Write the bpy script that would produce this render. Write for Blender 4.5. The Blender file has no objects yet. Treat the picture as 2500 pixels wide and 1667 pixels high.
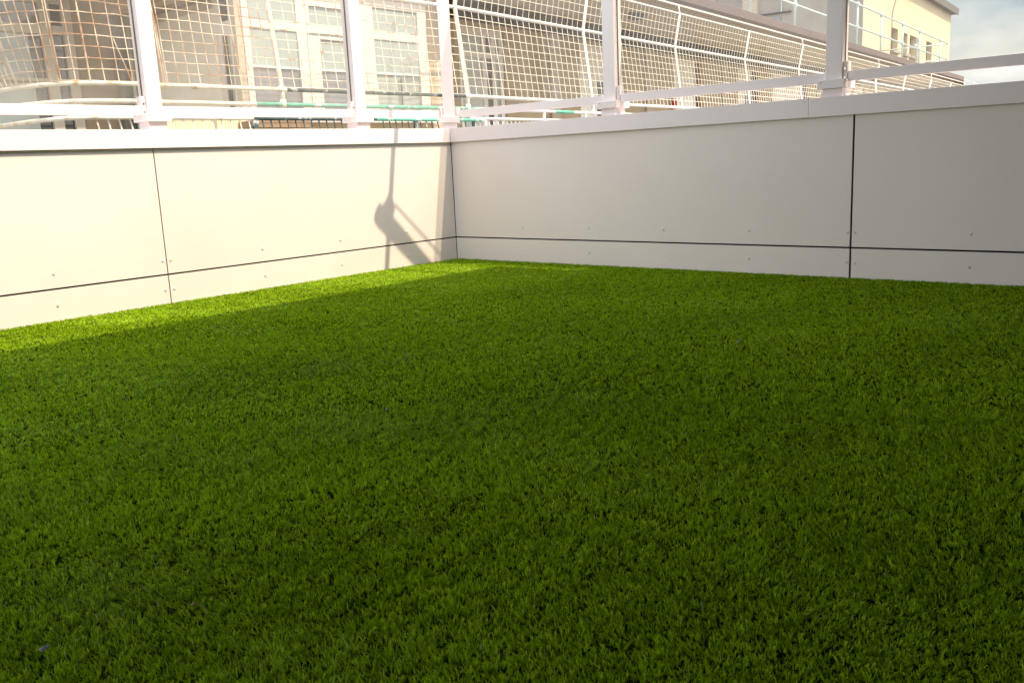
import bpy, bmesh, math, random
import numpy as np
from mathutils import Vector, Matrix
random.seed(7)
rng = np.random.default_rng(11)
sc = bpy.context.scene
COL = sc.collection
PI = math.pi

# ---------------------------------------------------------------- camera
S = 0.8
YAW, PIT, ROL = .7231, .1977, -.0457
CAM = Vector((-7.0071*S, -6.9312*S, S))
F = Vector((math.cos(YAW)*math.cos(PIT), math.sin(YAW)*math.cos(PIT), -math.sin(PIT)))
R0 = Vector((math.sin(YAW), -math.cos(YAW), 0)); U0 = R0.cross(F)
Rv = math.cos(ROL)*R0 + math.sin(ROL)*U0
Uv = -math.sin(ROL)*R0 + math.cos(ROL)*U0
cd = bpy.data.cameras.new('camera'); cam = bpy.data.objects.new('camera', cd); COL.objects.link(cam)
cam.matrix_world = Matrix(((Rv.x, Uv.x, -F.x, CAM.x), (Rv.y, Uv.y, -F.y, CAM.y), (Rv.z, Uv.z, -F.z, CAM.z), (0, 0, 0, 1)))
cd.sensor_width = 36; cd.lens = 2178.045/2500*36; cd.clip_start = .05; cd.clip_end = 3000
cd.dof.use_dof = True; cd.dof.focus_distance = 5.5; cd.dof.aperture_fstop = 14
sc.camera = cam

# ---------------------------------------------------------------- light
TS = Vector((.24, -1, 1.43)).normalized()          # towards the sun
sd = bpy.data.lights.new('sun', 'SUN'); sun = bpy.data.objects.new('sun', sd); COL.objects.link(sun)
sd.energy = 2.2; sd.angle = math.radians(.55); sd.color = (1, .815, .60)
sun.rotation_euler = TS.to_track_quat('Z', 'Y').to_euler(); sun.location = (0, -20, 30)
w = bpy.data.worlds.new('World'); sc.world = w; w.use_nodes = True
nt = w.node_tree; nt.nodes.clear()
sky = nt.nodes.new('ShaderNodeTexSky'); sky.sky_type = 'NISHITA'; sky.sun_disc = False
sky.sun_elevation = math.asin(TS.z); sky.sun_rotation = math.atan2(TS.x, TS.y)
sky.air_density = 1.0; sky.dust_density = 2.5; sky.ozone_density = .8
# thin cloud veil mixed over the sky
tc = nt.nodes.new('ShaderNodeTexCoord'); mp = nt.nodes.new('ShaderNodeMapping'); mp.inputs['Scale'].default_value = (1, 1, 3.2)
ns = nt.nodes.new('ShaderNodeTexNoise'); ns.inputs['Scale'].default_value = 5.5; ns.inputs['Detail'].default_value = 7; ns.inputs['Roughness'].default_value = .55
cr = nt.nodes.new('ShaderNodeValToRGB'); cr.color_ramp.elements[0].position = .34; cr.color_ramp.elements[1].position = .66
mx = nt.nodes.new('ShaderNodeMix'); mx.data_type = 'RGBA'
mul = nt.nodes.new('ShaderNodeMath'); mul.operation = 'MULTIPLY'; mul.inputs[1].default_value = .8
bg = nt.nodes.new('ShaderNodeBackground'); bg.inputs['Strength'].default_value = .15
wo = nt.nodes.new('ShaderNodeOutputWorld')
L = nt.links.new
L(tc.outputs['Generated'], mp.inputs['Vector']); L(mp.outputs['Vector'], ns.inputs['Vector']); L(ns.outputs['Fac'], cr.inputs['Fac'])
L(cr.outputs['Color'], mul.inputs[0]); L(mul.outputs[0], mx.inputs['Factor'])
L(sky.outputs['Color'], mx.inputs['A']); mx.inputs['B'].default_value = (7.6, 7.25, 6.8, 1)
# sky brightness set by direction: dimmer where the camera sees it, brighter opposite
dp = nt.nodes.new('ShaderNodeVectorMath'); dp.operation = 'DOT_PRODUCT'; dp.inputs[1].default_value = (-.37, -.12, 0)
ad = nt.nodes.new('ShaderNodeMath'); ad.operation = 'ADD'; ad.inputs[1].default_value = .83
vm = nt.nodes.new('ShaderNodeVectorMath'); vm.operation = 'SCALE'
L(tc.outputs['Generated'], dp.inputs[0]); L(dp.outputs['Value'], ad.inputs[0]); L(mx.outputs['Result'], vm.inputs[0]); L(ad.outputs[0], vm.inputs['Scale'])
L(vm.outputs['Vector'], bg.inputs['Color']); L(bg.outputs[0], wo.inputs[0])
sc.view_settings.view_transform = 'Standard'; sc.view_settings.look = 'None'
sc.view_settings.exposure = 1.48; sc.view_settings.gamma = 1
sc.cycles.max_bounces = 10; sc.cycles.diffuse_bounces = 6; sc.cycles.transparent_max_bounces = 24

# ---------------------------------------------------------------- materials
def mat(name, col, rough=.6, var=.06, scale=6, bump=0, bscale=60, metal=0, spec=.4, col2=None, c2scale=3, c2lo=.5, c2hi=.6):
    m = bpy.data.materials.new(name); m.use_nodes = True; t = m.node_tree; b = t.nodes['Principled BSDF']
    b.inputs['Roughness'].default_value = rough; b.inputs['Metallic'].default_value = metal
    b.inputs['Specular IOR Level'].default_value = spec
    co = t.nodes.new('ShaderNodeTexCoord')
    n = t.nodes.new('ShaderNodeTexNoise'); n.inputs['Scale'].default_value = scale; n.inputs['Detail'].default_value = 6
    t.links.new(co.outputs['Object'], n.inputs['Vector'])
    r = t.nodes.new('ShaderNodeValToRGB')
    r.color_ramp.elements[0].position = .3; r.color_ramp.elements[1].position = .7
    r.color_ramp.elements[0].color = (*[c*(1-var) for c in col], 1); r.color_ramp.elements[1].color = (*[min(1, c*(1+var)) for c in col], 1)
    t.links.new(n.outputs['Fac'], r.inputs['Fac'])
    out = r.outputs['Color']
    if col2:
        n2 = t.nodes.new('ShaderNodeTexNoise'); n2.inputs['Scale'].default_value = c2scale; n2.inputs['Detail'].default_value = 8; n2.inputs['Roughness'].default_value = .65
        t.links.new(co.outputs['Object'], n2.inputs['Vector'])
        r2 = t.nodes.new('ShaderNodeValToRGB'); r2.color_ramp.elements[0].position = c2lo; r2.color_ramp.elements[1].position = c2hi
        t.links.new(n2.outputs['Fac'], r2.inputs['Fac'])
        x = t.nodes.new('ShaderNodeMix'); x.data_type = 'RGBA'; x.inputs['B'].default_value = (*col2, 1)
        t.links.new(r2.outputs['Color'], x.inputs['Factor']); t.links.new(out, x.inputs['A']); out = x.outputs['Result']
    t.links.new(out, b.inputs['Base Color'])
    if bump:
        nb = t.nodes.new('ShaderNodeTexNoise'); nb.inputs['Scale'].default_value = bscale; nb.inputs['Detail'].default_value = 5
        t.links.new(co.outputs['Object'], nb.inputs['Vector'])
        bp = t.nodes.new('ShaderNodeBump'); bp.inputs['Strength'].default_value = bump; bp.inputs['Distance'].default_value = .01
        t.links.new(nb.outputs['Fac'], bp.inputs['Height']); t.links.new(bp.outputs['Normal'], b.inputs['Normal'])
    return m
def glass_mat(name, tint, refl=1.0, rough=.02):
    m = bpy.data.materials.new(name); m.use_nodes = True; t = m.node_tree; t.nodes.clear()
    o = t.nodes.new('ShaderNodeOutputMaterial'); tr = t.nodes.new('ShaderNodeBsdfTransparent'); tr.inputs[0].default_value = (*tint, 1)
    g = t.nodes.new('ShaderNodeBsdfGlossy'); g.inputs['Roughness'].default_value = rough
    fr = t.nodes.new('ShaderNodeFresnel'); fr.inputs[0].default_value = 1.5
    co = t.nodes.new('ShaderNodeTexCoord'); n = t.nodes.new('ShaderNodeTexNoise'); n.inputs['Scale'].default_value = 3; n.inputs['Detail'].default_value = 9
    mm = t.nodes.new('ShaderNodeMath'); mm.operation = 'MULTIPLY'; mm.inputs[1].default_value = refl
    mix = t.nodes.new('ShaderNodeMixShader'); df = t.nodes.new('ShaderNodeBsdfDiffuse'); df.inputs[0].default_value = (.8, .78, .74, 1)
    rr = t.nodes.new('ShaderNodeMapRange'); rr.inputs['From Min'].default_value = .4; rr.inputs['From Max'].default_value = .8; rr.inputs['To Min'].default_value = .05; rr.inputs['To Max'].default_value = .11
    mix2 = t.nodes.new('ShaderNodeMixShader'); l = t.links.new
    l(co.outputs['Object'], n.inputs['Vector']); l(n.outputs['Fac'], rr.inputs['Value']); l(rr.outputs['Result'], mix2.inputs[0])
    geo = t.nodes.new('ShaderNodeNewGeometry'); inv = t.nodes.new('ShaderNodeMath'); inv.operation = 'SUBTRACT'; inv.inputs[0].default_value = refl
    l(geo.outputs['Backfacing'], inv.inputs[1]); inv.use_clamp = True; l(inv.outputs[0], mm.inputs[1])
    l(fr.outputs[0], mm.inputs[0]); l(mm.outputs[0], mix.inputs[0]); l(tr.outputs[0], mix.inputs[1]); l(g.outputs[0], mix.inputs[2])
    l(mix.outputs[0], mix2.inputs[1]); l(df.outputs[0], mix2.inputs[2]); l(mix2.outputs[0], o.inputs[0])
    return m
M = {}
M['panel'] = mat('white_wall_panel', (.72, .658, .600), .42, .02, 1.7, bump=.02, bscale=180, col2=(.69, .628, .568), c2scale=2.2, c2lo=.5, c2hi=.8)
M['coping'] = mat('white_metal_coping', (.78, .71, .695), .38, .015, 2)
M['post'] = mat('white_painted_post', (.80, .735, .72), .3, .015, 4)
M['rivet'] = mat('painted_rivet', (.76, .72, .67), .3, .02, 8)
M['rivetpin'] = mat('rivet_pin', (.46, .43, .40), .6, .1, 8)
M['steel'] = mat('stainless_steel', (.55, .54, .52), .3, .05, 20, metal=1)
M['backing'] = mat('black_joint_backing', (.012, .011, .010), .9, .2, 20)
M['hole'] = mat('dark_hole', (.02, .02, .02), .9, .2, 20)
M['glass'] = glass_mat('balustrade_glass', (.93, .92, .89), .9)
M['turfback'] = mat('turf_backing', (.018, .024, .004), .95, .4, 40, spec=0)
M['terrace'] = mat('terrace_slab', (.35, .34, .31), .8, .1, 3, bump=.2)
M['city'] = mat('city_ground', (.22, .21, .19), .9, .2, .05)
M['rusty'] = mat('rusty_wire', (.40, .215, .105), .7, .25, 12, col2=(.72, .62, .47), c2scale=4, c2lo=.42, c2hi=.56, bump=.3)
M['wire'] = mat('cream_painted_wire', (.82, .77, .66), .5, .05, 8, col2=(.66, .45, .26), c2scale=3, c2lo=.60, c2hi=.7)
M['wirehalf'] = mat('worn_painted_wire', (.82, .74, .60), .6, .1, 8, col2=(.45, .24, .11), c2scale=7, c2lo=.52, c2hi=.62)
M['darkwire'] = mat('dark_fine_wire', (.07, .045, .025), .7, .2, 8)
M['tube_cream'] = mat('cream_painted_tube', (.72, .70, .58), .5, .08, 6, col2=(.42, .25, .06), c2scale=5, c2lo=.56, c2hi=.68, bump=.2)
M['tube_white'] = mat('white_painted_tube', (.82, .80, .74), .45, .04, 6, col2=(.50, .58, .56), c2scale=6, c2lo=.6, c2hi=.7, bump=.2)
M['tube_green'] = mat('flaking_green_tube', (.13, .47, .33), .5, .15, 9, col2=(.62, .72, .66), c2scale=5, c2lo=.52, c2hi=.58, bump=.3)
M['tube_dark'] = mat('worn_dark_tube', (.055, .085, .085), .6, .3, 9, col2=(.55, .60, .55), c2scale=8, c2lo=.56, c2hi=.64, bump=.3)
M['galv'] = mat('galvanised_tube', (.55, .66, .66), .45, .08, 8, metal=.2)
M['render'] = mat('beige_render', (.46, .375, .255), .85, .08, 2.2, bump=.25, bscale=50, col2=(.38, .30, .20), c2scale=1.2, c2lo=.5, c2hi=.75)
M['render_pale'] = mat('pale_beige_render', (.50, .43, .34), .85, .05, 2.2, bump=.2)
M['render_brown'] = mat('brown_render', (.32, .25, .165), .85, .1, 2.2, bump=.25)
M['side'] = mat('pale_side_render', (.74, .70, .60), .85, .05, 2.2, bump=.2)
M['cream'] = mat('cream_render', (.64, .54, .37), .85, .05, .5, bump=.3, bscale=8, col2=(.62, .50, .33), c2scale=.35, c2lo=.56, c2hi=.8)
M['greyconc'] = mat('grey_concrete', (.36, .33, .29), .9, .08, .8, bump=.4, bscale=12, col2=(.30, .27, .24), c2scale=.5, c2lo=.5, c2hi=.7)
M['fascia'] = mat('mauve_brown_fascia', (.165, .130, .122), .8, .08, 1.5, bump=.2)
M['darkboard'] = mat('dark_brown_board', (.055, .038, .028), .8, .15, 3)
M['brownboard'] = mat('brown_timber_board', (.30, .21, .13), .8, .1, 3)
M['soffit'] = mat('beige_soffit', (.56, .47, .33), .85, .05, 1.5, bump=.2)
M['frame'] = mat('white_window_frame', (.70, .635, .585), .45, .02, 5)
M['framewhite'] = mat('bright_white_window_frame', (.86, .83, .78), .45, .02, 5)
M['paleglass'] = mat('curtained_window_glass', (.50, .53, .49), .15, .08, 2, spec=.8)
M['framedull'] = mat('dull_window_frame', (.50, .45, .36), .6, .04, 5)
M['blind'] = mat('pale_roller_blind', (.33, .395, .395), .7, .03, 3)
M['curtain'] = mat('white_net_curtain', (.88, .86, .80), .8, .1, 14)
M['rail'] = mat('white_blind_rail', (.80, .86, .86), .4, .02, 6)
M['winglass'] = mat('grey_window_glass', (.20, .205, .23), .06, .15, 1.5, spec=.8)
M['darkglass'] = mat('dark_window_glass', (.05, .048, .05), .05, .2, 1.5, spec=.8)
M['greenglass'] = mat('pale_window_glass', (.33, .37, .34), .1, .1, 1.5, spec=.8)
M['pipe'] = mat('dark_downpipe', (.15, .14, .12), .6, .1, 5)
M['orange'] = mat('orange_brown_wall', (.36, .20, .10), .85, .1, 3)
M['red'] = mat('red_paint', (.5, .04, .03), .5, .05, 5)
M['canopy'] = mat('grey_canopy_fabric', (.06, .06, .058), .9, .05, 5)
_t = M['canopy'].node_tree; _tr = _t.nodes.new('ShaderNodeBsdfTranslucent'); _tr.inputs[0].default_value = (.9, .88, .82, 1)
_mx = _t.nodes.new('ShaderNodeMixShader'); _mx.inputs[0].default_value = .004
_t.links.new(_t.nodes['Principled BSDF'].outputs[0], _mx.inputs[1]); _t.links.new(_tr.outputs[0], _mx.inputs[2]); _t.links.new(_mx.outputs[0], _t.nodes['Material Output'].inputs[0])
M['whitebit'] = mat('white_paper', (.30, .28, .28), .7, .1, 40)
M['dryleaf'] = mat('dry_brown_leaf', (.42, .30, .12), .7, .2, 40)

# ---------------------------------------------------------------- mesh builder
class MB:
    def __init__(s, xf=None): s.v = []; s.f = []; s.xf = xf
    def add(s, vs, fs):
        o = len(s.v); s.v += [tuple(p) for p in vs]; s.f += [tuple(i+o for i in q) for q in fs]
    def box(s, x0, x1, y0, y1, z0, z1):
        x0, x1 = sorted((x0, x1)); y0, y1 = sorted((y0, y1)); z0, z1 = sorted((z0, z1))
        s.add([(x0,y0,z0),(x1,y0,z0),(x1,y1,z0),(x0,y1,z0),(x0,y0,z1),(x1,y0,z1),(x1,y1,z1),(x0,y1,z1)],
              [(0,3,2,1),(4,5,6,7),(0,1,5,4),(1,2,6,5),(2,3,7,6),(3,0,4,7)]); return s
    def prism(s, pts, z0, z1):                       # pts counter-clockwise in xy
        n = len(pts)
        s.add([(x, y, z0) for x, y in pts]+[(x, y, z1) for x, y in pts],
              [tuple(range(n-1, -1, -1)), tuple(range(n, 2*n))]+[(i, (i+1) % n, (i+1) % n+n, i+n) for i in range(n)]); return s
    def tube(s, path, r, n=8, cap=True):
        P = [Vector(p) for p in path]; rings = []
        prev = None
        for i, p in enumerate(P):
            d = (P[min(i+1, len(P)-1)]-P[max(i-1, 0)]).normalized()
            a = Vector((0, 0, 1)) if abs(d.z) < .9 else Vector((1, 0, 0))
            if prev is not None: a = prev
            x = (a-d*a.dot(d)).normalized(); y = d.cross(x); prev = x
            rr = r[i] if isinstance(r, (list, tuple)) else r
            rings.append([p+rr*(math.cos(2*PI*k/n)*x+math.sin(2*PI*k/n)*y) for k in range(n)])
        vs = [q for g in rings for q in g]; fs = []
        for i in range(len(P)-1):
            for k in range(n):
                k2 = (k+1) % n; fs.append((i*n+k, i*n+k2, (i+1)*n+k2, (i+1)*n+k))
        if cap: fs += [tuple(range(n-1, -1, -1)), tuple(range((len(P)-1)*n, len(P)*n))]
        s.add(vs, fs); return s
    def build(s, name, m, parent=None, smooth=False, bevel=0):
        vs = s.v
        if s.xf: vs = [s.xf(*p) for p in vs]
        if parent is not None:
            b = WORLD[parent.name]; vs = [(p[0]-b[0], p[1]-b[1], p[2]-b[2]) for p in vs]
        me = bpy.data.meshes.new(name); me.from_pydata(vs, [], s.f); me.update()
        o = bpy.data.objects.new(name, me); COL.objects.link(o); me.materials.append(m)
        if smooth: me.shade_smooth()
        if parent is not None: o.parent = parent; WORLD[o.name] = WORLD[parent.name]
        else: WORLD[o.name] = (0, 0, 0)
        if bevel:
            md = o.modifiers.new('bevel', 'BEVEL'); md.width = bevel; md.segments = 3; md.limit_method = 'ANGLE'; md.harden_normals = False
        return o
WORLD = {}
def thing(name, label, cat, loc=(0, 0, 0), group=None):
    o = bpy.data.objects.new(name, None); COL.objects.link(o); o.location = loc; o.empty_display_size = .1
    o['label'] = label; o['category'] = cat
    if group: o['group'] = group
    WORLD[o.name] = tuple(loc); return o
def tag(o, label, cat, group=None):
    o['label'] = label; o['category'] = cat
    if group: o['group'] = group
    return o
def struct(o): o['kind'] = 'structure'; return o

# ---------------------------------------------------------------- setting: ground and terrace floors
struct(MB().box(-400, 500, -400, 500, -8.3, -8).build('city_ground', M['city']))
struct(MB().box(-11, .0, -12.4, .0, -.3, -.036).build('terrace_floor', M['terrace']))
struct(MB().box(-11, -.002, -9.4, -.002, -.036, -.012).build('turf_backing', M['turfback']))

# ---------------------------------------------------------------- grass: one sheet of artificial turf blades
def grass():
    fx, fy = math.cos(YAW), math.sin(YAW)
    # distance bands: (near, far, tufts per square metre, blades per tuft, blade width factor)
    bands = [(1.05, 1.9, 30000, 4, 1.0), (1.9, 3.0, 24000, 4, 1.1), (3.0, 4.6, 12500, 4, 1.65), (4.6, 9.6, 9500, 3, 2.5)]
    X = []; Y = []; W = []; NB = []
    hw = math.radians(41)
    for d0, d1, dens, nb, wd in bands:
        n = int(dens*hw*(d1*d1-d0*d0))
        r = np.sqrt(rng.uniform(d0*d0, d1*d1, n)); a = rng.uniform(-hw, hw, n)+YAW
        x = CAM.x+r*np.cos(a); y = CAM.y+r*np.sin(a)
        k = (x < -.006) & (y < -.006) & (x > -10.8) & (y > -9.2)
        X.append(x[k]); Y.append(y[k]); W.append(np.full(k.sum(), wd)); NB.append(np.full(k.sum(), nb))
    tx = np.concatenate(X); ty = np.concatenate(Y); tw = np.concatenate(W); tn = np.concatenate(NB)
    def fld(x, y, s, seed):
        g = np.random.default_rng(seed); v = 0
        for i in range(9):
            k = g.normal(0, s, 2); v = v+np.sin(k[0]*x+k[1]*y+g.uniform(0, 6.28))
        return v/3
    nt_ = len(tx)
    hgt = .0108*(1+.06*fld(tx, ty, 7, 1)+.13*fld(tx, ty, 110, 2)+rng.normal(0, 1, nt_)*np.where(tw > 2, .14, .22)); hgt = np.clip(hgt, .004, .022)
    lang = 2.6+1.1*fld(tx, ty, 2.2, 3)+.9*fld(tx, ty, 22, 4); lamt = np.clip(.42+.25*fld(tx, ty, 7, 5), 0, 1)
    rep = lambda a: np.repeat(a, tn)
    N = int(tn.sum())
    fz = rng.uniform(0, 2*PI, N); rad = np.abs(rng.normal(0, .0022, N))*np.sqrt(rep(tw))
    bx = rep(tx)+rad*np.cos(fz); by = rep(ty)+rad*np.sin(fz)
    bx = np.minimum(bx, -.003); by = np.minimum(by, -.003)
    h = rep(hgt)*rng.uniform(.6, 1.15, N)
    la = rep(lang+rng.normal(0, .7, nt_))+rng.normal(0, .4, N); lm = rep(lamt)*rng.uniform(.4, 1.3, N)
    spl = rng.uniform(.1, .75, N)                        # blades splay out of their tuft
    ox = (np.cos(la)*lm+np.cos(fz)*spl)*h; oy = (np.sin(la)*lm+np.sin(fz)*spl)*h
    ll = np.sqrt(ox*ox+oy*oy)/h
    pa = rng.uniform(0, PI, N); wd = rng.uniform(.0005, .00095, N)*rep(tw)
    px, py = np.cos(pa)*wd, np.sin(pa)*wd
    z0 = np.full(N, -.0125)
    V = np.empty((N, 5, 3), np.float32)
    mxx, myy, mz = np.minimum(bx+ox*.35, -.002), np.minimum(by+oy*.35, -.002), z0+h*.62
    tx_, ty_ = np.minimum(bx+ox, -.001), np.minimum(by+oy, -.001); tz = z0+h*np.clip(1.14-.30*ll, .45, 1.15)
    V[:, 0] = np.stack([bx-px, by-py, z0], 1); V[:, 1] = np.stack([bx+px, by+py, z0], 1)
    V[:, 2] = np.stack([mxx+px*.95, myy+py*.95, mz], 1); V[:, 3] = np.stack([mxx-px*.95, myy-py*.95, mz], 1)
    V[:, 4] = np.stack([tx_, ty_, tz], 1)
    me = bpy.data.meshes.new('artificial_grass')
    me.vertices.add(N*5); me.vertices.foreach_set('co', V.ravel())
    base = (np.arange(N)*5)[:, None]
    idx = np.concatenate([base+np.array([[0, 1, 2, 3]]), base+np.array([[3, 2, 4]])], 1).astype(np.int32).ravel()
    me.loops.add(len(idx)); me.loops.foreach_set('vertex_index', idx)
    ls = (np.arange(N)*7)[:, None]+np.array([[0, 4]]); lt = np.tile([4, 3], N)
    me.polygons.add(N*2); me.polygons.foreach_set('loop_start', ls.ravel().astype(np.int32))
    try: me.polygons.foreach_set('loop_total', lt.astype(np.int32))
    except Exception: pass
    at = me.attributes.new('tone', 'FLOAT', 'POINT')
    tone = np.clip(rep(.46+.05*fld(tx, ty, 3, 8)+.07*fld(tx, ty, 70, 9)+rng.normal(0, .16, nt_))+rng.normal(0, .16, N), 0, 1)
    tone = np.where(rng.uniform(0, 1, N) < .004, 1.0, np.minimum(tone, .95))   # a few pale fibres
    at.data.foreach_set('value', np.repeat(tone, 5).astype(np.float32))
    me.update(); me.validate()
    o = bpy.data.objects.new('artificial_grass', me); COL.objects.link(o)
    m = bpy.data.materials.new('grass_blade'); m.use_nodes = True; t = m.node_tree; b = t.nodes['Principled BSDF']
    an = t.nodes.new('ShaderNodeAttribute'); an.attribute_name = 'tone'
    r = t.nodes.new('ShaderNodeValToRGB')
    e = r.color_ramp.elements; e[0].position = .1; e[0].color = (.070, .165, .0012, 1); e[1].position = .94; e[1].color = (.53, .76, .012, 1)
    pf = e.new(1.0); pf.color = (.55, .60, .26, 1)
    q = e.new(.5); q.color = (.295, .49, .003, 1)
    t.links.new(an.outputs['Fac'], r.inputs['Fac']); t.links.new(r.outputs['Color'], b.inputs['Base Color'])
    b.inputs['Roughness'].default_value = .5; b.inputs['Specular IOR Level'].default_value = .28
    trn = t.nodes.new('ShaderNodeBsdfTranslucent'); t.links.new(r.outputs['Color'], trn.inputs['Color'])
    ms = t.nodes.new('ShaderNodeMixShader'); ms.inputs[0].default_value = .38
    t.links.new(b.outputs[0], ms.inputs[1]); t.links.new(trn.outputs[0], ms.inputs[2]); t.links.new(ms.outputs[0], t.nodes['Material Output'].inputs[0])
    me.materials.append(m)
    print('BLADES', N); o['kind'] = 'stuff'; o['label'] = 'short green artificial grass covering the terrace floor'; o['category'] = 'grass'
    print('blades', N)
grass()

# ---------------------------------------------------------------- parapet walls
def lxf(a, d, z): return (-a, d, z)        # along the far-left wall: a runs away from the corner, d goes outwards
def rxf(a, d, z): return (d, -a, z)        # along the right wall
def flipbuild(mb, name, m, parent, **k):
    return mb.build(name, m, parent, **k)
ZG0, ZG1, ZC, ZT = .1755, .1865, .9915, 1.107
def parapet(xf, label, joints, length, rivets, coping_joints, screws, joint_gap, under, shift):
    t = thing('parapet_wall', label, 'wall', xf(0, .1, -.3))
    core = MB(xf).box(-.14 if shift else .03, length, .03, .14, -.3, 1.0); core.build('backing_wall', M['backing'], t)
    js = [.004]+joints+[length]
    panels = {}
    for i in range(len(js)-1):
        a0, a1 = js[i]+(joint_gap/2 if i else 0), js[i+1]-joint_gap/2
        for row, (z0, z1) in enumerate(((-.04, ZG0), (ZG1, 1.0))):
            p = MB(xf).box(a0, a1, 0, .010, z0, z1).build('wall_panel', M['panel'], t, bevel=.0008)
            panels[(i, row)] = (a0, a1, p)
    def disc(mb, a, z, r, dep, d0=0.0, n=14):
        ring = [(r, 0), (r*.86, -dep*.8), (r*.45, -dep), (r*.38, -dep*.55)]
        vs = [(a+q*math.cos(2*PI*k/n), d0+dd, z+q*math.sin(2*PI*k/n)) for q, dd in ring for k in range(n)]; vs.append((a, d0-dep*.5, z))
        fs = [(i*n+k, i*n+(k+1) % n, (i+1)*n+(k+1) % n, (i+1)*n+k) for i in range(len(ring)-1) for k in range(n)]
        fs += [((len(ring)-1)*n+k, (len(ring)-1)*n+(k+1) % n, len(vs)-1) for k in range(n)]
        mb.add(vs, fs)
    for (i, row), (a0, a1, p) in panels.items():
        for a in rivets:
            if a0 < a < a1:
                z = .086 if row == 0 else .275
                mb = MB(xf); ra = a+random.uniform(-.003, .003); rz = z+random.uniform(-.003, .003); disc(mb, ra, rz, .0095, .0055); rv = mb.build('rivet', M['rivet'], p, smooth=True); rv.data.materials.append(M['rivetpin'])
                for f_ in list(rv.data.polygons)[-14:]: f_.material_index = 1
    cj = [0 if not shift else 0]+coping_joints+[length]
    for i in range(len(cj)-1):
        a0 = cj[i]+(.0008 if i else -.0)
        a1 = cj[i+1]-.0008
        mb = MB()
        # mitred inner corner on the first piece
        def pt(a, d): 
            return (a+d if (i == 0 and a == a0) else a, d)
        prof = [(-.024, ZC), (-.020, ZC), (-.020, ZT-.006), (.24, ZT-.006), (.24, 1.0), (.246, 1.0), (.246, ZT), (-.024, ZT)]
        s0 = [((a0-d) if i == 0 else a0, d, z) for d, z in prof]; s1 = [(a1, d, z) for d, z in prof]
        n = len(prof); vs = s0+s1
        fs = [(k, (k+1) % n, (k+1) % n+n, k+n) for k in range(n)]+[tuple(range(n-1, -1, -1)), tuple(range(n, 2*n))]
        mb = MB(xf); mb.add(vs, fs); c = mb.build('coping', M['coping'], t, bevel=.0012)
        for a, z in screws:
            if a0 < a < a1:
                q = MB(xf); disc(q, a, z, .0065, .003, -.024, 12); q.build('screw', M['rivet'], c, smooth=True)
    for a in under:
        q = MB(xf); disc(q, a, .993, .008, .005, .0, 12)
        i = max(k for k in range(len(js)-1) if js[k] <= a); q.build('rivet', M['rivet'], panels[(i, 1)][2], smooth=True)
    return t
LR = [.026, .574, 1.272, 1.968, 2.670, 2.728, 3.415, 4.08, 4.75]
parapet(lxf, 'sunlit white panelled parapet wall along the left, grass at its foot', [2.699, 5.9], 9.5, LR, [3.9], [], .007, [], False)
RR = [.025, .768, 1.437, 2.107, 2.774, 3.437, 3.486, 4.148, 4.82, 5.49, 6.16]
parapet(rxf, 'shaded grey white panelled parapet wall along the right, with a dark vertical joint', [3.461, 6.9], 9.3, RR, [3.181], [(3.152, 1.087), (3.208, 1.088)], .012, [.763, 1.434, 2.102, 2.765, 4.30], True)
# ---------------------------------------------------------------- glass balustrades
def octo(h, b):       # chamfered square
    return [(h, -h+b), (h, h-b), (h-b, h), (-h+b, h), (-h, h-b), (-h, -h+b), (-h+b, -h), (h-b, -h)]
def post(par, x, y, rot, top, name='post', side=None):
    c, s_ = math.cos(rot), math.sin(rot)
    xf = lambda a, b, z: (x+a*c-b*s_, y+a*s_+b*c, z)
    p = MB(xf).prism(octo(.050, .002), ZT+.02, top).build(name, M['post'], par, bevel=.006)
    MB(xf).prism(octo(.0625, .001), ZT, 1.162).build('base_sleeve', M['post'], p, bevel=.002)
    MB(xf).prism(octo(.066, .001), 1.128, 1.134).build('sleeve_lip', M['post'], p, bevel=.001)
    MB(xf).prism(octo(.0875, .003), 1.158, 1.209).build('collar', M['post'], p, bevel=.003)
    for (a, b, ax) in ((-.0877, .062, 0), (-.062, -.0877, 1)):
        h = MB(xf)
        if ax == 0: h.tube([(a-.0006, b, 1.196), (a+.004, b, 1.196)], .0032, 8)
        else: h.tube([(a, b-.0006, 1.196), (a, b+.004, 1.196)], .0032, 8)
        h.build('screw_hole', M['hole'], p)
    return p
def balustrade(xf, label, posts, own, top):
    t = thing('glass_balustrade', label, 'balustrade', xf(posts[0], .08, ZT))
    for i, a in enumerate(posts):
        X, Y, _ = xf(a, .08, 0)
        if i == 0 and not own: pass
        elif i == 0: post(t, .05, .05, PI/4, top)
        else: post(t, X, Y, 0, top)
    for i in range(len(posts)-1):
        a0, a1 = posts[i]+.05, posts[i+1]-.05
        if i == 0: a0 += (.012 if own else .012)
        r0 = a0+(.035 if i or not own else .03)
        # clamp plate and its bolts on the far side of each post (the side turned away from the corner)
        if i:
            c = MB(xf).box(a0+.001, a0+.030, .052, .108, 1.203, 1.315).build('clamp', M['post'], t, bevel=.002)
            for z in (1.218, 1.272): MB(xf).tube([(a0+.016, .046, z), (a0+.016, .053, z)], .007, 10).build('bolt', M['steel'], c)
        else:
            MB(xf).box(a0-.02, a0+.006, .060, .1, 1.203, 1.285).build('clamp', M['post'], t, bevel=.002)
        MB(xf).box(r0-.002, a1+.004, .055, .105, 1.197, 1.257).build('bottom_rail', M['post'], t, bevel=.002)
        MB(xf).box(a0+.008, a1-.008, .075, .085, 1.262, top-.05).build('glass_pane', M['glass'], t)
        if i: MB(xf).box(a0+.003, a0+.0075, .076, .084, 1.262, top-.05).build('glass_gasket', M['pipe'], t)
    return t
PT = 2.22
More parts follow.
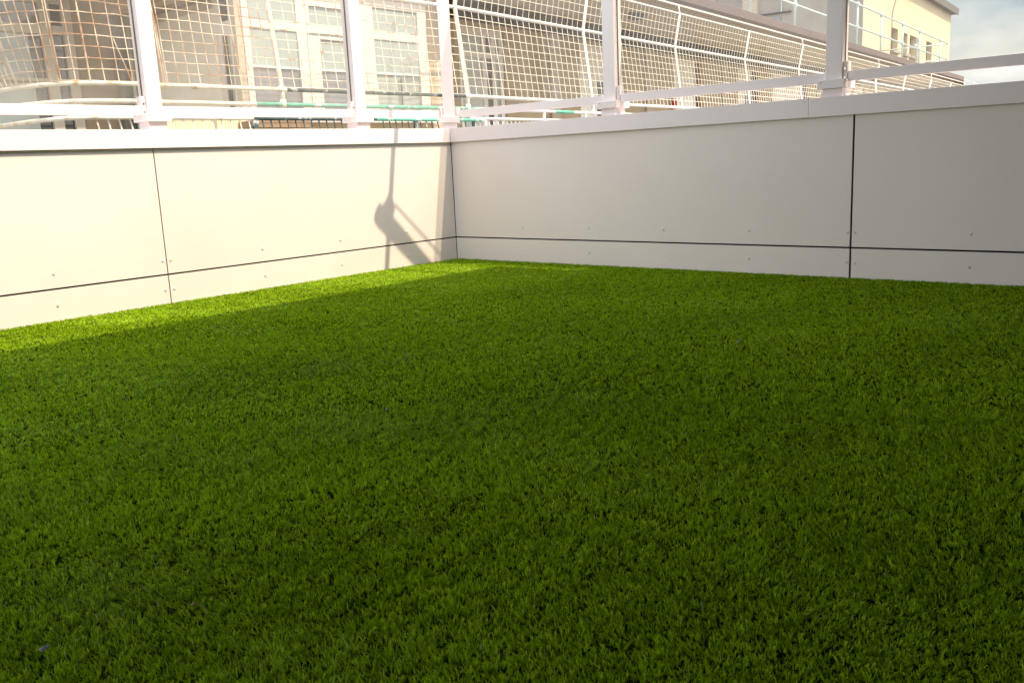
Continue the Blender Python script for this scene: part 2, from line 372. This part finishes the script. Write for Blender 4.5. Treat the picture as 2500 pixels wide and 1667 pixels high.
balustrade(rxf, 'glass balustrade with white square posts on the shaded right parapet, corner post included', [-.03, 1.636, 3.312, 4.99, 6.66], True, PT)
balustrade(lxf, 'glass balustrade with white square posts on the sunlit left parapet', [-.03, .936, 2.634, 4.33, 6.03], False, PT)

# ---------------------------------------------------------------- unseen awning shaped from its shadows, rear building set close to darken the lawn
t = thing('unseen_rear_building', 'unseen dark building set close behind the viewer to darken the lawn', 'building', (-5, -11, -.3))
MB().box(-12, 1.2, -13, -7.35, -8, 5.2).build('wall', M['fascia'], t)
MB().box(-12.1, 1.3, -13.1, -7.25, 5.201, 5.4).build('roof', M['fascia'], t)
t = thing('awning', 'dark fabric awning on folding arms stretched over the lawn', 'awning', (-4, -9.6, 2.9))
q = MB(); q.add([(-10.5, -7.34, 2.75), (.28, -7.34, 2.75), (.28, -3.75, 2.75), (.20, -3.55, 2.75), (.12, -3.40, 2.75), (.12, -2.72, 2.75), (.08, -2.70, 2.75), (-10.5, -2.70, 2.75)], [tuple(range(8))]); q.build('canopy', M['canopy'], t)
MB().tube([(-.335, -2.95, 2.9), (-.335, -.6, 2.9)], .024, 10).build('front_bar', M['steel'], t)
EL = [(-0.357, -1.615), (-0.4, -1.665), (-0.416, -1.681), (-0.445, -1.662), (-0.467, -1.677), (-0.492, -1.713), (-0.501, -1.75), (-0.466, -1.782), (-0.366, -1.84), (-0.309, -1.877), (-0.22, -1.799), (-0.301, -1.742), (-0.28, -1.687), (-0.312, -1.644)]
MB().prism(EL, 2.89, 2.91).build('elbow_joint', M['steel'], t)
MB().prism([(-.315, -1.872), (.37, -2.266), (.37, -2.155), (-.295, -1.746)], 2.892, 2.908).build('folding_arm', M['steel'], t)
MB().tube([(-.276, -1.68, 2.9), (.37, -2.05, 2.9)], .008, 8).build('arm_cable', M['steel'], t)
MB().tube([(.37, -1.95, 2.9), (.37, -4.2, 2.9), (.30, -4.3, 3.0)], .02, 8).build('side_bar', M['steel'], t)
MB().box(-10.5, .10, -2.78, -2.72, 2.62, 2.74).build('front_beam', M['steel'], t)

# ---------------------------------------------------------------- cage fence and picket railing between the terrace and the neighbour
A6 = math.radians(6); C6, S6 = math.cos(A6), math.sin(A6)
def wxf(u, v, z): return (u*C6-v*S6, u*S6+v*C6, z)
K = (2.76, 2.4); KU, KV = 2.996, 2.098
def idx(x, y, z): return (x, y, z)
def wires(mb, p00, p01, p10, p11, pw, ph, r, n=5, jit=.006):
    # p00-p01 lower edge, p10-p11 upper edge; a welded grid in between
    A, B, Cc, D = map(Vector, (p00, p01, p10, p11))
    w_ = (B-A).length; h_ = ((Cc-A).length+(D-B).length)/2
    nv = max(1, round(w_/pw)); nh = max(1, round(h_/ph))
    for i in range(nv+1):
        u = i/nv; q0 = A.lerp(B, u); q1 = Cc.lerp(D, u)
        j = Vector((random.uniform(-jit, jit), random.uniform(-jit, jit), 0))
        mid = q0.lerp(q1, random.uniform(.35, .65))+j
        mb.tube([q0, mid, q1], r, n, cap=False)
    for i in range(nh+1):
        u = i/nh; q0 = A.lerp(Cc, u); q1 = B.lerp(D, u)
        pts = [q0.lerp(q1, k/4) for k in range(5)]
        for k in (1, 2, 3): pts[k] = pts[k]+Vector((0, random.uniform(-jit, jit), random.uniform(-jit, jit)))
        mb.tube(pts, r, n, cap=False)
ZR0, ZR1, ZR2, ZM, ZP = 1.345, 1.485, 1.635, 2.71, 3.27
DM, DTOP = .14, .04
# left run (rusty), from the kink behind the corner post back to the rounded end
t = thing('cage_fence', 'rusty wire mesh cage fence with cream and green tubes behind the left parapet', 'fence', (0, 2.4, .1))
def arcpath(z):
    return [(2.76, 2.4, z), (1.0, 2.4, z), (0, 2.4, z), (-1.2, 2.4, z), (-1.62, 2.36, z), (-1.9, 2.40, z), (-2.08, 2.52, z), (-2.2, 2.72, z), (-2.27, 2.95, z), (-2.31, 3.2, z), (-2.34, 3.7, z), (-2.36, 4.6, z)]
MB().tube([p for p in arcpath(ZR2)[3:]]+[], .020, 8).build('mesh_rail', M['tube_cream'], t, smooth=True)
MB().tube([(0.0, 2.4, ZR2), (-1.2, 2.4, ZR2)], .020, 8).build('mesh_rail', M['tube_cream'], t, smooth=True)
MB().tube([(0.0, 2.4, ZR2), (2.76, 2.4, ZR2)], .021, 8).build('mesh_rail', M['tube_dark'], t, smooth=True)
MB().tube([p for p in arcpath(ZR1)[3:]], .020, 8).build('lower_rail', M['tube_cream'], t, smooth=True)
MB().tube([(-1.2, 2.4, ZR1), (-.30, 2.4, ZR1)], .020, 8).build('lower_rail', M['tube_cream'], t, smooth=True)
MB().tube([(-.30, 2.4, ZR1), (2.9, 2.4, ZR1)], .021, 8).build('lower_rail', M['tube_green'], t, smooth=True)
MB().tube([(-2.2, 2.55, ZM), (0, 2.54, ZM), (2.76, 2.54, ZM)], .021, 8).build('middle_rail', M['tube_white'], t, smooth=True)
for (x, m) in ((0.02, 'tube_cream'), (2.77, 'tube_white')):
    MB().tube([(x, 2.40, ZR1-.03), (x, 2.40, ZR2), (x, 2.40+DM, ZM), (x, 2.40+DTOP, ZP)], .024, 10).build('pole', M[m], t, smooth=True)
    MB().tube([(x-.045, 2.4, ZR2), (x+.045, 2.4, ZR2)], .032, 10).build('tube_clamp', M[m], t, smooth=True)
    MB().tube([(x, 2.4, ZR1-.035), (x, 2.4, ZR1+.05)], .032, 10).build('tube_clamp', M[m], t, smooth=True)
MB().tube([(-.98, 2.4, ZR2), (-.82, 2.4, ZR2)], .027, 10).build('tube_clamp', M['tube_cream'], t, smooth=True)
def panelL(x0, x1, m, pw=.108, r=.0042):
    q = MB(); wires(q, (x0, 2.4, ZR2+.02), (x1, 2.4, ZR2+.02), (x0, 2.4+DM, ZM), (x1, 2.4+DM, ZM), pw, .1, r); q.build('mesh_panel', M[m], t)
    q = MB(); wires(q, (x0, 2.4+DM, ZM), (x1, 2.4+DM, ZM), (x0, 2.4+DTOP, ZP), (x1, 2.4+DTOP, ZP), pw, .1, r); q.build('mesh_panel', M[m], t)
q = MB(); wires(q, (-2.12, 2.54, ZR2+.02), (-1.93, 2.41, ZR2+.02), (-2.19, 2.55, ZM), (-1.93, 2.53, ZM), .116, .1, .0048); q.build('mesh_panel', M['rusty'], t)
panelL(-1.93, -1.30, 'rusty', .116, .0048); panelL(-1.22, -.0, 'rusty', .116, .0044); panelL(.04, 2.74, 'wirehalf', .142, .0042)
q = MB(); wires(q, (-2.30, 3.0, ZR2+.02), (-2.13, 2.56, ZR2+.02), (-2.58, 2.98, ZM), (-2.2, 2.56, ZM), .085, .1, .0050); q.build('mesh_panel', M['rusty'], t)
q = MB(); wires(q, (-2.34, 4.4, ZR2+.02), (-2.30, 3.02, ZR2+.02), (-2.7, 4.4, ZM), (-2.59, 3.0, ZM), .1, .1, .0046); q.build('mesh_panel', M['rusty'], t)
for pth, rr in (([(-1.26, 2.4, ZR2), (-1.27, 2.45, 2.2), (-1.28, 2.54, ZM)], .007), ([(-1.235, 2.4, ZR2), (-1.25, 2.46, 2.2), (-1.27, 2.54, ZM)], .006), ([(-1.56, 2.40, ZR2+.02), (-1.67, 2.43, 2.02)], .005)):
    MB().tube(pth, rr, 6).build('bent_tie_wire', M['rusty'], t)
# right run (white), along the wing
t = thing('cage_fence', 'long white wire mesh cage fence with bent poles in front of the long building', 'fence', wxf(KU, KV, .1))
def WV(u, dv, z): return wxf(u, KV+dv, z)
PU = [3.03, 6.14, 9.41, 12.88, 16.5, 20.2, 24.1, 28.0, 32.4, 36.6, 40.0]
for nm, dv, z, m, r in (('mesh_rail', 0, ZR2, 'tube_white', .023), ('middle_rail', DM, ZM, 'tube_white', .023), ('top_rail', DTOP, ZP, 'tube_white', .016), ('lower_rail', 0, ZR1, 'tube_white', .021)):
    MB().tube([WV(KU+.02, dv, z), WV(20, dv, z), WV(40, dv, z)], r, 8).build(nm, M[m], t, smooth=True)
MB().tube([WV(5.05, -.0, ZR1), WV(5.55, 0, ZR1)], .0235, 8).build('lower_rail_sleeve', M['tube_green'], t, smooth=True)
for i, u in enumerate(PU):
    if i == 0: continue
    MB().tube([WV(u, 0, ZR1-.03), WV(u, 0, ZR2), WV(u, DM, ZM), WV(u, DTOP, ZP)], .025, 8).build('pole', M['tube_white'], t, smooth=True)
    MB().tube([WV(u, DTOP, ZP), WV(u, .07, 3.42)], .016, 6).build('roof_bracket', M['pipe'] if i % 2 else M['tube_white'], t, smooth=True)
    MB().tube([WV(u, 0, ZR1-.03), WV(u, 0, ZR1+.04)], .034, 8).build('tube_clamp', M['tube_white'], t, smooth=True)
for i in range(len(PU)-1):
    u0, u1 = PU[i]+.03, PU[i+1]-.03
    r = .0048 if i < 3 else .0058
    q = MB(); wires(q, WV(u0, 0, ZR2+.02), WV(u1, 0, ZR2+.02), WV(u0, DM, ZM), WV(u1, DM, ZM), .143, .105, r, jit=.002)
    wires(q, WV(u0, DM, ZM+.02), WV(u1, DM, ZM+.02), WV(u0, DTOP, ZP), WV(u1, DTOP, ZP), .143, .105, r, jit=.002); q.build('mesh_panel', M['wire'], t)
    q = MB(); wires(q, WV(u0, DTOP+.01, ZP+.02), WV(u1, DTOP+.01, ZP+.02), WV(u0, .07, 3.415), WV(u1, .07, 3.415), .055, .055, .0030, jit=.001); q.build('fine_mesh', M['darkwire'], t)
# picket railing below
def pickets(par, p0, p1, step, m, side):
    A, B = Vector(p0), Vector(p1); n = max(1, round((B-A).length/step)); q = MB(); d = (B-A).normalized(); nrm = Vector((d.y, -d.x, 0))*.05
    for i in range(n):
        p = A.lerp(B, (i+.5)/n)
        q.tube([p+Vector((0, 0, -.006)), p+Vector((0, 0, -.04))-nrm*.15+d*.012, p+Vector((0, 0, -.10))+d*.018, p+Vector((0, 0, -.95))+d*.018], .0075, 5)
    q.tube([A+Vector((0, 0, -.95)), B+Vector((0, 0, -.95))], .016, 6)
    return q.build('picket_panel', M[m], par)
t = thing('picket_railing', 'tube railing with hooked pickets, cream to flaking green, under the rusty mesh', 'railing', (0, 2.4, .1))
MB().tube([p for p in [(-1.2, 2.4, ZR0), (-1.70, 2.36, ZR0), (-1.98, 2.40, ZR0), (-2.12, 2.54, ZR0), (-2.20, 2.8, ZR0), (-2.24, 3.2, ZR0), (-2.27, 4.5, ZR0)]], .019, 8).build('handrail', M['tube_cream'], t, smooth=True)
MB().tube([(-.35, 2.4, ZR0), (-1.2, 2.4, ZR0)], .017, 8).build('handrail', M['tube_cream'], t, smooth=True)
MB().tube([(-.35, 2.4, ZR0), (1.25, 2.4, ZR0)], .019, 8).build('handrail', M['tube_dark'], t, smooth=True)
MB().tube([(1.25, 2.4, ZR0), (3.05, 2.4, ZR0)], .019, 8).build('handrail', M['tube_green'], t, smooth=True)
pickets(t, (-1.98, 2.4, ZR0), (-.36, 2.4, ZR0), .1, 'tube_cream', 0)
pickets(t, (-.30, 2.4, ZR0), (1.1, 2.4, ZR0), .1, 'tube_dark', 0)
pickets(t, (1.3, 2.4, ZR0), (2.75, 2.4, ZR0), .1, 'tube_dark', 0)
for x in (-.33, 1.03, 1.86):
    MB().box(x-.03, x+.03, 2.385, 2.415, .3, ZR0+.0).build('railing_post', M['tube_dark'], t)
t = thing('picket_railing', 'white tube railing with pickets at the foot of the long mesh fence', 'railing', wxf(KU, KV, .1))
MB().tube([WV(KU+.05, 0, ZR0+.02), WV(20, 0, ZR0+.02), WV(40, 0, ZR0+.02)], .019, 8).build('handrail', M['tube_white'], t, smooth=True)
for i in range(3):
    u0, u1 = PU[i]+.05, PU[i+1]-.05
    pickets(t, WV(u0, 0, ZR0+.02), WV(u1, 0, ZR0+.02), .1, 'tube_white', 0)
for u in (3.10, 3.35, 4.75, 5.9, 6.14, 9.41, 12.9, 16.5):
    MB().tube([WV(u, 0, .2), WV(u, 0, ZR1 if u in (4.75, 5.9) else ZR0)], .022, 8).build('railing_post', M['tube_white' if u != 3.10 else 'tube_dark'], t)

# ---------------------------------------------------------------- neighbour building, near block (left)
struct(MB().box(-8, 3.7, 2.25, 9, -.3, .05).build('balcony_floor', M['terrace']))
struct(MB(wxf).box(3.4, 41, 2.0, 10, -.31, .04).build('walkway_floor', M['terrace']))
t = thing('near_block', 'beige building block with large white framed windows behind the rusty mesh', 'building', (0, 5, .05))
FY = 3.4
# front wall with openings built from pieces
q = MB()
q.box(.20, .28, FY, FY+.10, .05, 3.15); q.box(.28, 3.09, FY, FY+.25, 2.87, 3.15); q.box(3.09, 3.40, FY, FY+.25, .05, 3.15)
q.box(.20, .45, FY+.101, 6.5, 3.0, 3.149)
q.build('front_wall', M['render_pale'], t)
q = MB(); q.box(.282, 3.088, FY+.002, FY+.25, .05, 1.41); q.build('lower_wall', M['cream'], t)
q = MB(); q.box(-.75, .198, FY-.02, FY+.2, .05, 1.44); q.build('low_wall', M['cream'], t)
MB().box(.9, 3.12, FY-.16, FY-.002, 1.365, 1.385).build('sill_ledge', M['frame'], t)
MB().box(.1, .86, FY-.30, FY-.025, 1.30, 1.37).build('sill_ledge', M['brownboard'], t)
# side wall (facing left) with the narrow corner window
q = MB(); q.box(.20, .40, 3.80, 5.5, .05, 2.999); q.box(.20, .40, FY+.101, 3.80, 2.80, 2.999); q.box(.20, .40, FY+.101, 3.80, .05, .5); q.build('side_wall', M['side'], t)
def window(par, rects, xf, frame, out, depth_pane, name='window', fm='frame', label=None):
    """frame = list of boxes (a0,a1,z0,z1); panes = list (a0,a1,z0,z1,mat)"""
    q = MB(xf)
    for a0, a1, z0, z1 in frame: q.box(a0, a1, out, out+.06, z0, z1)
    f = q.build(name, M[fm], par, bevel=.004)
    for a0, a1, z0, z1, m in rects:
        MB(xf).box(a0, a1, out+depth_pane, out+depth_pane+.01, z0, z1).build('pane', M[m], f)
    return f
sx = lambda a, d, z: (.20+d, a, z)
window(t, [(3.62, 3.709, .5, 2.33, 'darkglass'), (3.545, 3.62, .5, 2.33, 'greenglass'), (3.545, 3.709, 2.475, 2.80, 'darkglass')], sx,
       [(3.502, 3.544, .5, 2.8), (3.71, 3.799, .5, 2.8), (3.545, 3.709, 2.331, 2.474)], .006, .02)
# big front window: frames, panes, blinds
ff = [(.22+.062, .36, 1.412, 2.868), (1.0, 1.13, 1.412, 2.868), (1.86, 2.16, 1.412, 2.868), (2.92, 3.086, 1.412, 2.868)]
ff += [(.361, .999, 2.40, 2.48), (1.131, 1.859, 2.40, 2.48), (2.161, 2.919, 2.40, 2.48)]
ff += [(.361, .999, 2.77, 2.868), (1.131, 1.859, 2.77, 2.868), (2.161, 2.919, 2.77, 2.868)]
ff += [(.361, .999, 1.412, 1.47), (1.131, 1.859, 1.412, 1.47), (2.161, 2.919, 1.412, 1.47)]
f = window(t, [], idx, ff, FY-.02, .05)
q = MB()
q.box(1.131, 1.30, FY-.030, FY-.001, 1.471, 2.36); q.box(1.30, 1.859, FY-.030, FY-.001, 2.33, 2.36); q.box(1.80, 1.859, FY-.030, FY-.001, 1.471, 2.33)
q.box(1.131, 1.18, FY-.030, FY-.001, 2.50, 2.76); q.box(1.18, 1.859, FY-.030, FY-.001, 2.70, 2.76); q.build('casement', M['frame'], f, bevel=.003)
for a0, a1 in ((.361, .999), (1.131, 1.859), (2.161, 2.919)):
    MB().box(a0, a1, FY+.0, FY+.008, 2.481, 2.769).build('pane', M['blind'], f)
    b_ = MB(); 
    n = int((a1-a0)/.085)
    for k in range(n):        # soft folds of the blind
        x0 = a0+(a1-a0)*k/n; x1 = a0+(a1-a0)*(k+1)/n
        b_.add([(x0, FY+.004, 1.985), ((x0+x1)/2, FY+.0, 1.985), (x1, FY+.004, 1.985), (x0, FY+.004, 2.399), ((x0+x1)/2, FY+.0, 2.399), (x1, FY+.004, 2.399)], [(0, 1, 4, 3), (1, 2, 5, 4)])
    b_.build('blind', M['blind'], f)
    MB().box(a0, a1-.02, FY-.012, FY-.002, 1.968, 1.992).build('blind_rail', M['rail'], f)
    MB().box(a0, a1, FY+.010, FY+.018, 1.471, 2.399).build('pane', M['winglass'] if a1 < 2 else M['greenglass'], f)
MB().box(2.585, 2.60, FY-.004, FY+.009, 1.471, 1.93).build('inner_bar', M['winglass'], f)
# wall to the right of the big window has a darker reveal strip
MB().box(3.10, 3.19, FY-.012, FY-.001, .06, 2.86).build('reveal_strip', M['render'], t)
MB().box(.05, 3.62, 3.12, 6.6, 3.151, 3.30).build('roof', M['fascia'], t)
# side eaves boards running back along the side wall
MB().box(-.28, .198, 3.55, 5.45, 2.78, 2.999).build('side_soffit', M['soffit'], t)
MB().box(-.36, -.29, 3.50, 5.45, 2.70, 2.95).build('eaves_board', M['brownboard'], t)
MB().box(.10, .197, 3.82, 5.45, 2.64, 2.70).build('eaves_board', M['brownboard'], t)
MB().box(.12, .197, 3.82, 5.45, 2.73, 2.779).build('eaves_board', M['brownboard'], t)
# recessed block
t = thing('recessed_block', 'brown shaded recess wall with tall paned windows behind the curved fence end', 'building', (-2, 5.6, .05))
RY = 5.5
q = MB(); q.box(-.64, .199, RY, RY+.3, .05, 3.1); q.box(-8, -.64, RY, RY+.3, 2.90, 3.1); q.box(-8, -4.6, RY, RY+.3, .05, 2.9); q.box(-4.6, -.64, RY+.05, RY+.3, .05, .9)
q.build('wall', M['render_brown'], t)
MB().box(-8, .0, 4.3, 6.0, 3.101, 3.25).build('roof', M['soffit'], t)
for k, x0 in enumerate((-.64, -1.95, -3.25)):
    wdw = 1.30
    a = x0-wdw
    fr = [(x0-.11, x0, .9, 2.9), (x0-.36, x0-.24, .9, 2.9), (a, a+.10, .9, 2.9), (a+.1, x0-.361, 2.82, 2.9), (x0-.239, x0-.111, 2.82, 2.9), (a+.1, x0-.361, 2.48, 2.58), (x0-.239, x0-.111, 2.48, 2.58), (a+.1, x0-.361, 1.95, 1.99), (x0-.239, x0-.111, 1.95, 1.99)]
    if x0-.36 > -4.6:
        window(t, [(a+.1, x0-.361, 2.581, 2.819, 'darkglass'), (x0-.239, x0-.111, 2.581, 2.819, 'darkglass'), (a+.1, x0-.50, .9, 2.479, 'greenglass'), (x0-.50, x0-.361, .9, 2.479, 'darkglass'), (x0-.239, x0-.111, .9, 2.479, 'darkglass')],
               idx, fr, RY-.03, .045, fm='framedull')
MB().tube([(-.13, RY-.07, .1), (-.13, RY-.07, 3.09)], .065, 12).build('downpipe', M['pipe'], t, smooth=True)
MB().tube([(.02, RY-.03, .1), (.02, RY-.03, 3.09)], .022, 8).build('downpipe', M['galv'], t, smooth=True)

# ---------------------------------------------------------------- long wing (right)
t = thing('long_wing', 'long beige building with overhanging roof edge and a row of windows behind white mesh', 'building', wxf(20, 6, .05))
WVL = 4.75
wins = [(6.28, 7.62), (10.28, 11.85), (14.80, 16.45), (19.05, 20.70), (21.95, 25.4), (27.5, 29.2), (31.5, 33.2), (35.5, 37.2)]
q = MB(wxf); prev = 3.2
ZWT = 3.10
for a, b in wins+[(40.0, 40.0)]:
    q.box(prev, a, WVL, WVL+.3, .05, 3.20)
    if b > a: q.box(a, b, WVL, WVL+.3, ZWT, 3.20); q.box(a, b, WVL+.0, WVL+.3, .05, .75)
    prev = b
q.build('wall', M['render'], t)
MB(wxf).box(3.3, 39.9, WVL-.03, WVL+.3, 3.201, 3.533).build('wall_top_band', M['darkboard'], t)  # dark brown band along the wall top, below the soffit
q = MB(wxf); q.add([(3.5, 2.19, 3.44), (40, 2.19, 3.44), (40, WVL+.4, 3.555), (3.5, WVL+.4, 3.555), (3.5, 2.19, 3.50), (40, 2.19, 3.50), (40, WVL+.4, 3.60), (3.5, WVL+.4, 3.60)],
  [(0, 3, 2, 1), (4, 5, 6, 7), (0, 1, 5, 4), (1, 2, 6, 5), (2, 3, 7, 6), (3, 0, 4, 7)]); q.build('soffit', M['soffit'], t)
MB(wxf).box(3.5, 40.0, 2.160, 2.184, 3.405, 3.435).build('edge_trim', M['frame'], t)
MB(wxf).box(3.5, 40.0, 2.170, 2.40, 3.505, 3.68).build('fascia', M['fascia'], t, bevel=.01)
MB(wxf).box(3.5, 40.0, 2.162, 2.186, 3.437, 3.504).build('edge_board', M['darkboard'], t)
MB(wxf).box(3.5, 40.0, 2.401, 12, 3.605, 3.67).build('roof', M['greyconc'], t)
for k, u in enumerate((9.08, 13.2, 17.8, 26.4, 30.3)):
    MB(wxf).box(u, u+.34, WVL-.06, WVL-.001, .05, 3.2).build('pilaster', M['render_pale'], t)
for i, (a, b) in enumerate(wins):
    dk = {0: .0, 1: .25, 2: .30, 3: .55, 4: .55}.get(i, .3)
    e = b-dk
    m1 = a+(e-a)*.46; m2 = a+(e-a)*.56
    fr = [(a+.002, a+.09, .75, ZWT-.002), (m1, m2, .75, ZWT-.002), (e-.09, e, .75, ZWT-.002)]
    for x0, x1 in ((a+.091, m1-.001), (m2+.001, e-.091)): fr += [(x0, x1, 2.98, ZWT-.002), (x0, x1, 2.42, 2.50), (x0, x1, .75, .82)]
    pn = []
    for j, (x0, x1) in enumerate(((a+.091, m1-.001), (m2+.001, e-.091))):
        pn += [(x0, x1, 2.501, 2.979, 'curtain' if i not in (0,) else 'winglass'), (x0, x1, .821, 2.419, ('curtain' if i else 'greenglass') if j == 0 or i in (2, 4) else ('darkglass' if i == 1 else 'winglass'))]
    if dk: pn.append((e+.002, b-.002, .75, ZWT-.002, 'darkglass'))
    if i == 0:
        fr = [(a+.002, a+.10, .75, ZWT-.002), (6.98, 7.10, .75, ZWT-.002), (7.26, 7.38, .75, ZWT-.002), (7.50, 7.618, .75, ZWT-.002)]
        pn = []
        for x0, x1, mm_ in ((a+.101, 6.979, 'paleglass'), (7.101, 7.259, 'darkglass'), (7.381, 7.499, 'greenglass')):
            fr += [(x0, x1, 2.62, 2.72), (x0, x1, .75, .82), (x0, x1, 3.0, ZWT-.002)]; pn += [(x0, x1, .821, 2.619, mm_), (x0, x1, 2.721, 2.999, mm_)]
    window(t, pn, wxf, fr, WVL+.03, .02, fm='framewhite')
    if dk: MB(wxf).box(b-.10, b-.002, WVL+.02, WVL+.078, .75, ZWT-.002).build('shutter', M['orange'], t)
MB(wxf).box(40.001, 40.3, 2.19, 12, -.3, 3.68).build('end_wall', M['greyconc'], t)
l = tag(MB(wxf).prism([(10.1+.26*math.cos(k*PI/8), 3.35+.14*math.sin(k*PI/8)) for k in range(16)], 3.40, 3.50).build('ceiling_lamp', M['pipe'], None), 'small dark round lamp under the soffit of the long building', 'lamp')
tag(MB(wxf).box(14.56, 14.76, WVL-.10, WVL-.002, 1.90, 2.12).build('alarm_box', M['red'], None, bevel=.01), 'small red box on the beige wall beside a window', 'box')

# roof guardrail on the wing
t = thing('roof_guardrail', 'galvanised tube guardrail along the roof edge of the long building', 'railing', wxf(30, 2.65, 3.8))
GV = 2.65
GP = [11.6, 14.3, 17.45, 20.4, 23.4, 26.4, 29.6, 32.55, 36.75]
MB(wxf).tube([(8, GV, 5.03), (38.5, GV, 5.03)], .030, 8).build('top_rail', M['galv'], t, smooth=True)
MB(wxf).tube([(8, GV, 4.365), (38.5, GV, 4.365)], .030, 8).build('middle_rail', M['galv'], t, smooth=True)
for g in GP:
    p = MB(wxf).tube([(g, GV, 3.67), (g, GV, 5.06)], .030, 8).build('upright', M['galv'], t, smooth=True)
    q = MB(wxf)
    for z in (5.03, 4.365): q.tube([(g, GV, z-.06), (g, GV, z+.07)], .05, 8); q.tube([(g-.09, GV, z), (g+.09, GV, z)], .045, 8)
    q.tube([(g, GV, 3.80), (g, GV, 3.84)], .05, 8); q.box(g-.06, g+.2, GV-.04, GV+.04, 3.801, 3.815)
    q.build('clamp', M['galv'], p, smooth=False)
MB(wxf).tube([(38.5, GV, 5.03), (38.5, 5.5, 5.03)], .030, 8).build('return_rail', M['galv'], t, smooth=True)
MB(wxf).tube([(38.5, GV, 4.365), (38.5, 5.5, 4.365)], .030, 8).build('return_rail', M['galv'], t, smooth=True)
t = thing('roof_guardrail', 'thin distant guardrail beyond the end of the long roof', 'railing', wxf(45, 3, 3.2))
MB(wxf).tube([(40.3, 3.0, 3.95), (51, 3.0, 3.80)], .022, 6).build('top_rail', M['galv'], t)
for u in (45.6, 48.6): MB(wxf).tube([(u, 3.0, 2.6), (u, 3.0, 3.93)], .026, 6).build('upright', M['galv'], t)
t = thing('roof_antenna', 'pale slim panel antenna standing behind the guardrail', 'antenna', wxf(33.4, 2.9, 3.74))
MB(wxf).tube([(33.45, 2.9, 3.74), (33.45, 2.9, 4.9)], .03, 8).build('mast', M['galv'], t)
MB(wxf).box(33.2, 33.42, 2.84, 2.92, 4.0, 4.9).build('antenna_panel', M['framedull'], t, bevel=.02)
MB(wxf).box(32.75, 33.1, 2.85, 2.9, 4.55, 4.62).build('bracket', M['galv'], t)

# upper block behind: grey side, cream sunlit front
t = thing('upper_block', 'tall block with cream sunlit front and grey side above the long roof', 'building', wxf(46, 10, 3))
q = MB(wxf)
CW = [(41.1, 42.5, 5.27, 6.32), (43.62, 44.66, 5.27, 6.29), (45.2, 46.7, 5.27, 6.31), (49.4, 51.0, 5.2, 6.34)]
prev = 35.83
for a, b, z0, z1 in CW+[(56.43, 56.43, 0, 0)]:
    q.box(prev, a, 5.6, 6.0, -2, 8.45)
    if b > a: q.box(a, b, 5.6, 6.0, -2, z0); q.box(a, b, 5.6, 6.0, z1, 8.45)
    prev = b
q.build('front_wall', M['cream'], t)
for a, b, z0, z1 in CW:
    f = MB(wxf).box(a+.002, b-.002, 5.85, 5.9, z0+.002, z1-.002).build('window', M['darkglass'], t)
    MB(wxf).box(a+.02, a+.12, 5.80, 5.849, z0+.002, z1-.002).build('frame', M['framedull'], f)
    MB(wxf).box(a-.10, b+.12, 5.42, 5.598, z0-.12, z0-.003).build('sill', M['greyconc'], f)
MB(wxf).box(35.8, 36.1, 5.601, 30, -2, 8.45).build('side_wall', M['greyconc'], t)
MB(wxf).box(35.5, 56.85, 5.30, 30, 8.452, 8.72).build('roof', M['fascia'], t)
MB(wxf).box(35.45, 56.9, 5.25, 5.299, 8.40, 8.78).build('gutter', M['pipe'], t)
MB(wxf).tube([(41.5, 5.56, 8.4), (41.6, 5.56, 7.6), (41.0, 5.56, 6.9), (40.9, 5.56, 4.2)], .018, 5).build('cable', M['pipe'], t)
# grey side details: flashing, hatch window, conduit, buttresses
MB(wxf).box(35.70, 35.799, 8.7, 10.3, 6.84, 6.90).build('lead_flashing', M['darkboard'], t)
MB(wxf).box(35.74, 35.799, 9.17, 9.80, 6.42, 6.70).build('hatch', M['winglass'], t)
MB(wxf).tube([(35.75, 9.14, 6.9), (35.75, 9.14, 8.4)], .03, 6).build('conduit', M['galv'], t)
MB(wxf).box(35.55, 35.799, 10.2, 10.9, 3, 8.45).build('buttress', M['render_pale'], t)
MB(wxf).box(35.45, 35.799, 12.3, 13.2, 3, 8.45).build('buttress', M['render_pale'], t)

# ---------------------------------------------------------------- litter on the grass
def scrap(x, y, s, m, label, cat, name, pts=7):
    q = MB(); r = random.Random(int(abs(x*1000)))
    vs = []; n = pts
    for k in range(n):
        a = 2*PI*k/n; rr = s*r.uniform(.6, 1.1)
        vs.append((x+rr*math.cos(a), y+rr*.7*math.sin(a), .004+r.uniform(0, s*.7)))
    vs += [(px_, py_, pz-.002) for px_, py_, pz in vs]
    c = (x, y, .008+s*.5); vs += [c, (x, y, .004+s*.4)]
    fs = [(k, (k+1) % n, 2*n) for k in range(n)]+[((k+1) % n+n, k+n, 2*n+1) for k in range(n)]+[(k+n, (k+1) % n+n, (k+1) % n, k) for k in range(n)]
    q.add(vs, fs); tag(q.build(name, M[m], None), label, cat)
scrap(-2.17, -3.805, .012, 'whitebit', 'pale crumpled scrap lying on the grass toward the right wall', 'litter', 'paper_scrap')
scrap(-5.09, -3.97, .009, 'whitebit', 'tiny white scrap in the grass at the near left', 'litter', 'paper_scrap')
scrap(-4.843, -4.037, .007, 'dryleaf', 'tiny curled dry leaf in the near grass', 'leaf', 'dry_leaf')
scrap(-3.711, -3.297, .006, 'whitebit', 'white speck of litter in the middle of the lawn', 'litter', 'paper_scrap')
